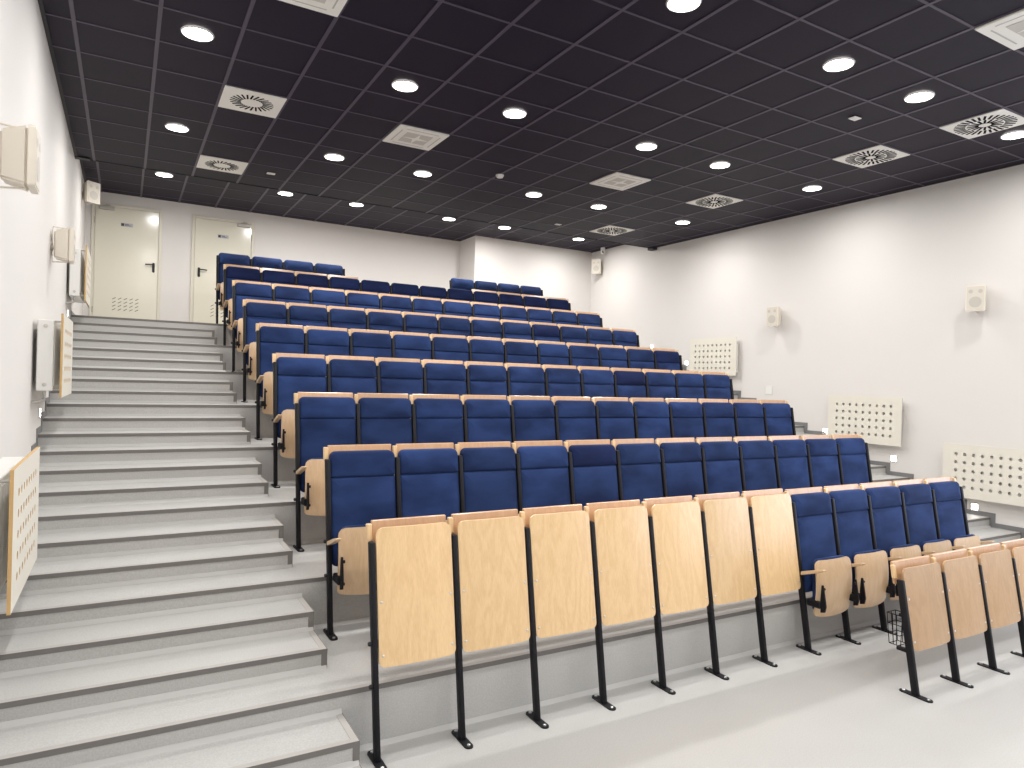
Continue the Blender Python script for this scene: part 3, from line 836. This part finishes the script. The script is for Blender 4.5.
# wall on the far side of the rows: rz so that local -y points to -x
RZR, RZL = -PI / 2, PI / 2
radiator((XR, 8.81, 2.26), RZR, 'cream perforated radiator board high on the wall beside the fifth row up', front=0.13, depth=0.07, gap=0.02, edge='board')
radiator((XR, 5.93, 1.33), RZR, 'cream perforated radiator board under the wall speaker, middle one along that wall', front=0.13, depth=0.07, gap=0.02, edge='board')
radiator((XR, 4.27, 0.78), RZR, 'cream perforated radiator board cut by the picture edge, lowest on the speaker wall', front=0.13, depth=0.07, gap=0.02, edge='board', w=1.12)
radiator((XL, 4.35, 0.93), RZL, 'perforated radiator board with raw wood edge beside the lower stairs', front=0.205, cols=8, w=1.08)
radiator((XL, 6.97, 1.825), RZL, 'radiator with perforated board and a visible white end beside the middle stairs', front=0.205, cols=8, w=1.12)
radiator((XL, 10.22, 2.875), RZL, 'partly hidden radiator board on the stair wall near the door', front=0.205, cols=8, w=1.12)

def speaker(loc, rz, lab, back, tilt=0.0):
    """origin at the wall; local -y is the front; back = distance wall to speaker back"""
    r = empty('wall_speaker', loc, lab, 'speaker', 'wall loudspeakers', 0)
    r.rotation_euler = (0, 0, rz)
    w, h = 0.205, 0.315
    bm = bmesh.new()
    # tapered cabinet: wide at the front
    f = [(-w / 2, -back - 0.125, -h / 2), (w / 2, -back - 0.125, -h / 2), (w / 2, -back - 0.125, h / 2), (-w / 2, -back - 0.125, h / 2)]
    b = [(-w * 0.33, -back, -h * 0.40), (w * 0.33, -back, -h * 0.40), (w * 0.33, -back, h * 0.40), (-w * 0.33, -back, h * 0.40)]
    vf = [bm.verts.new(p) for p in f]; vb = [bm.verts.new(p) for p in b]
    bm.faces.new(vf); bm.faces.new(vb[::-1])
    for k in range(4): bm.faces.new((vf[k], vf[(k + 1) % 4], vb[(k + 1) % 4], vb[k]))
    bmesh.ops.recalc_face_normals(bm, faces=bm.faces)
    bmesh.ops.bevel(bm, geom=list(bm.edges), offset=0.014, segments=3, affect='EDGES')
    cab = finish('cabinet', bm, 'speaker', r, smooth=40)
    yf = -back - 0.125
    bm = bmesh.new(); prism(bm, [(x, z - h / 2) for x, z in rrect(w, h, 0.012, 0.012)], 'y', yf - 0.034, yf)
    bz = finish('front_bezel', bm, 'speaker', cab, smooth=40)
    bm = bmesh.new(); prism(bm, [(x, z - h / 2 + 0.012) for x, z in rrect(w - 0.024, h - 0.024, 0.01, 0.01)], 'y', yf - 0.037, yf - 0.034)
    finish('grille', bm, 'grille', cab, smooth=40)
    bm = bmesh.new()
    rx = Matrix.Rotation(PI / 2, 4, 'X')
    lathe(bm, [(0.066, 0.0), (0.066, 0.0015), (0.02, 0.0015)], 24, xf=Matrix.Translation((0, yf - 0.037, -0.045)) @ rx)
    for s in (-1, 1): lathe(bm, [(0.024, 0.0), (0.024, 0.0015), (0.01, 0.0015)], 16, xf=Matrix.Translation((s * 0.05, yf - 0.037, 0.085)) @ rx)
    finish('driver', bm, 'cone', cab)
    bm = bmesh.new()                                     # U bracket above and below, and the arm to the wall
    zt = h / 2 + 0.008
    tube(bm, [(0, yf + 0.02, zt - 0.01), (0, -back + 0.01, zt), (0, -back * 0.35, h * 0.30), (0, -back * 0.35, -h * 0.30), (0, -back + 0.01, -zt), (0, yf + 0.02, -zt + 0.01)], 0.006)
    br = finish('mounting_bracket', bm, 'speaker', r, smooth=40)
    bm = bmesh.new(); lathe(bm, [(0.035, 0), (0.035, 0.008), (0.014, 0.012), (0.014, max(back * 0.4, 0.02))], 16, xf=rx)
    finish('wall_mount', bm, 'speaker', r, smooth=40)
    bm = bmesh.new(); tube(bm, [(0.0, 0.0, -0.05), (0.012, -back * 0.5, -0.065), (0.0, -back * 0.9, -0.02), (0.0, -back - 0.005, 0.0)], 0.004)
    finish('cable', bm, 'wire', r, smooth=40)
    return r
speaker((XL, 4.42, 3.155), RZL, 'cream wall speaker with wire bracket cut by the picture edge above the stairs', 0.045)
speaker((XL, 7.72, 3.215), RZL, 'cream wall speaker over the middle radiator of the stair wall', 0.028)
speaker((XR, 7.50, 3.21), RZR + math.radians(8), 'small cream wall speaker above the radiator highest on its wall', 0.06)
speaker((XR, 4.53, 3.23), RZR + math.radians(16), 'cream wall speaker with visible round cones high above the lowest radiator', 0.06)
speaker((XL, 12.45, 4.74), PI / 2 - math.radians(52), 'tilted white speaker in the ceiling corner beside the door', 0.10)
speaker((XR, 12.42, 4.64), RZR + math.radians(40), 'white corner speaker below the small security camera', 0.08)

sc_ = empty('security_camera', (XR - 0.14, 12.1, HB), 'small white dome security camera hanging from the corner ceiling', 'camera')
bm = bmesh.new(); lathe(bm, [(0.05, 0.006), (0.05, -0.03), (0.045, -0.055)], 20); finish('camera_base', bm, 'white', sc_, smooth=40)
bm = bmesh.new(); lathe(bm, [(0.042, -0.055), (0.050, -0.085), (0.040, -0.12), (0.012, -0.135)], 20); finish('camera_dome', bm, 'white', sc_, smooth=60)
bm = bmesh.new(); lathe(bm, [(0.030, 0), (0.030, 0.012), (0.02, 0.016)], 16, xf=Matrix.Translation((-0.03, -0.035, -0.10)) @ Matrix.Rotation(math.radians(40), 4, 'Z') @ Matrix.Rotation(PI / 2 + math.radians(-10), 4, 'X'))
finish('camera_lens', bm, 'rubber', sc_, smooth=40)

sw = empty('access_plate', (XR, 7.66, 2.03), 'flat white square plate on the wall beside a radiator board', 'plate', None, RZR)
bm = bmesh.new(); box(bm, -0.075, 0.075, -0.008, 0.0, -0.075, 0.075, bev=0.003); finish('plate_cover', bm, 'wall', sw)
bm = bmesh.new(); box(bm, -0.06, 0.06, -0.0095, -0.008, -0.06, 0.06, bev=0.001); finish('plate_insert', bm, 'white', sw)

def step_light(loc, rz, lab, first=[None]):
    r = empty('step_light', loc, lab, 'lamp', 'small wall lights along the stairs', rz)
    bm = bmesh.new()
    for a in ((-0.045, 0.045, 0.036, 0.045), (-0.045, 0.045, -0.045, -0.036), (-0.045, -0.036, -0.036, 0.036), (0.036, 0.045, -0.036, 0.036)):
        box(bm, a[0], a[1], -0.010, 0.0, a[2], a[3])
    finish('light_frame', bm, 'white', r)
    bm = bmesh.new(); box(bm, -0.036, 0.036, -0.007, -0.002, -0.036, 0.036); finish('light_lens', bm, 'steplamp', r)
for (y, z, lab) in ((5.54, 1.15, 'small glowing wall light under the middle radiator of the speaker wall'), (4.50, 0.67, 'small glowing wall light just under the lowest speaker wall radiator'),
                    (6.60, 1.44, 'small glowing wall light at the rear edge of the middle speaker wall radiator'), (9.56, 2.49, 'small glowing wall light beside the highest speaker wall radiator'),
                    (10.55, 2.82, 'small glowing wall light, the farther up of the speaker wall row')):
    step_light((XR, y, z), RZR, lab)
step_light((XL, 9.97, 2.73), RZL, 'small glowing wall light near the top of the stairs')
step_light((XL, 7.09, 1.67), RZL, 'small glowing wall light under the middle radiator of the stair wall')

# ------------------------------------------------------------------ world, camera
w = bpy.data.worlds.new('world'); bpy.context.scene.world = w; w.use_nodes = True
w.node_tree.nodes['Background'].inputs['Color'].default_value = (0.5, 0.55, 0.6, 1)
w.node_tree.nodes['Background'].inputs['Strength'].default_value = 0.05

f_px, yaw, pit, rol, hc = 683.01, 0.5159, -0.0051, 0.0294, 2.0639
cy, sy = math.cos(yaw), math.sin(yaw)
fwd = Vector((sy * math.cos(pit), cy * math.cos(pit), math.sin(pit)))
r = Vector((cy, -sy, 0)); u = r.cross(fwd)
c, s = math.cos(rol), math.sin(rol)
r2 = c * r + s * u; u2 = -s * r + c * u
mat = Matrix((r2, u2, -fwd)).transposed().to_4x4(); mat.translation = Vector((0, 0, hc))
cam = bpy.data.cameras.new('camera'); co = bpy.data.objects.new('camera', cam); COL.objects.link(co)
co.matrix_world = mat; cam.sensor_width = 36.0; cam.sensor_fit = 'HORIZONTAL'; cam.lens = f_px / 1024 * 36.0
cam.clip_start = 0.05; cam.clip_end = 100
bpy.context.scene.camera = co
vs = bpy.context.scene.view_settings
vs.view_transform = 'Standard'; vs.look = 'None'; vs.gamma = 1.0; vs.use_curve_mapping = False
vs.exposure = 0.0
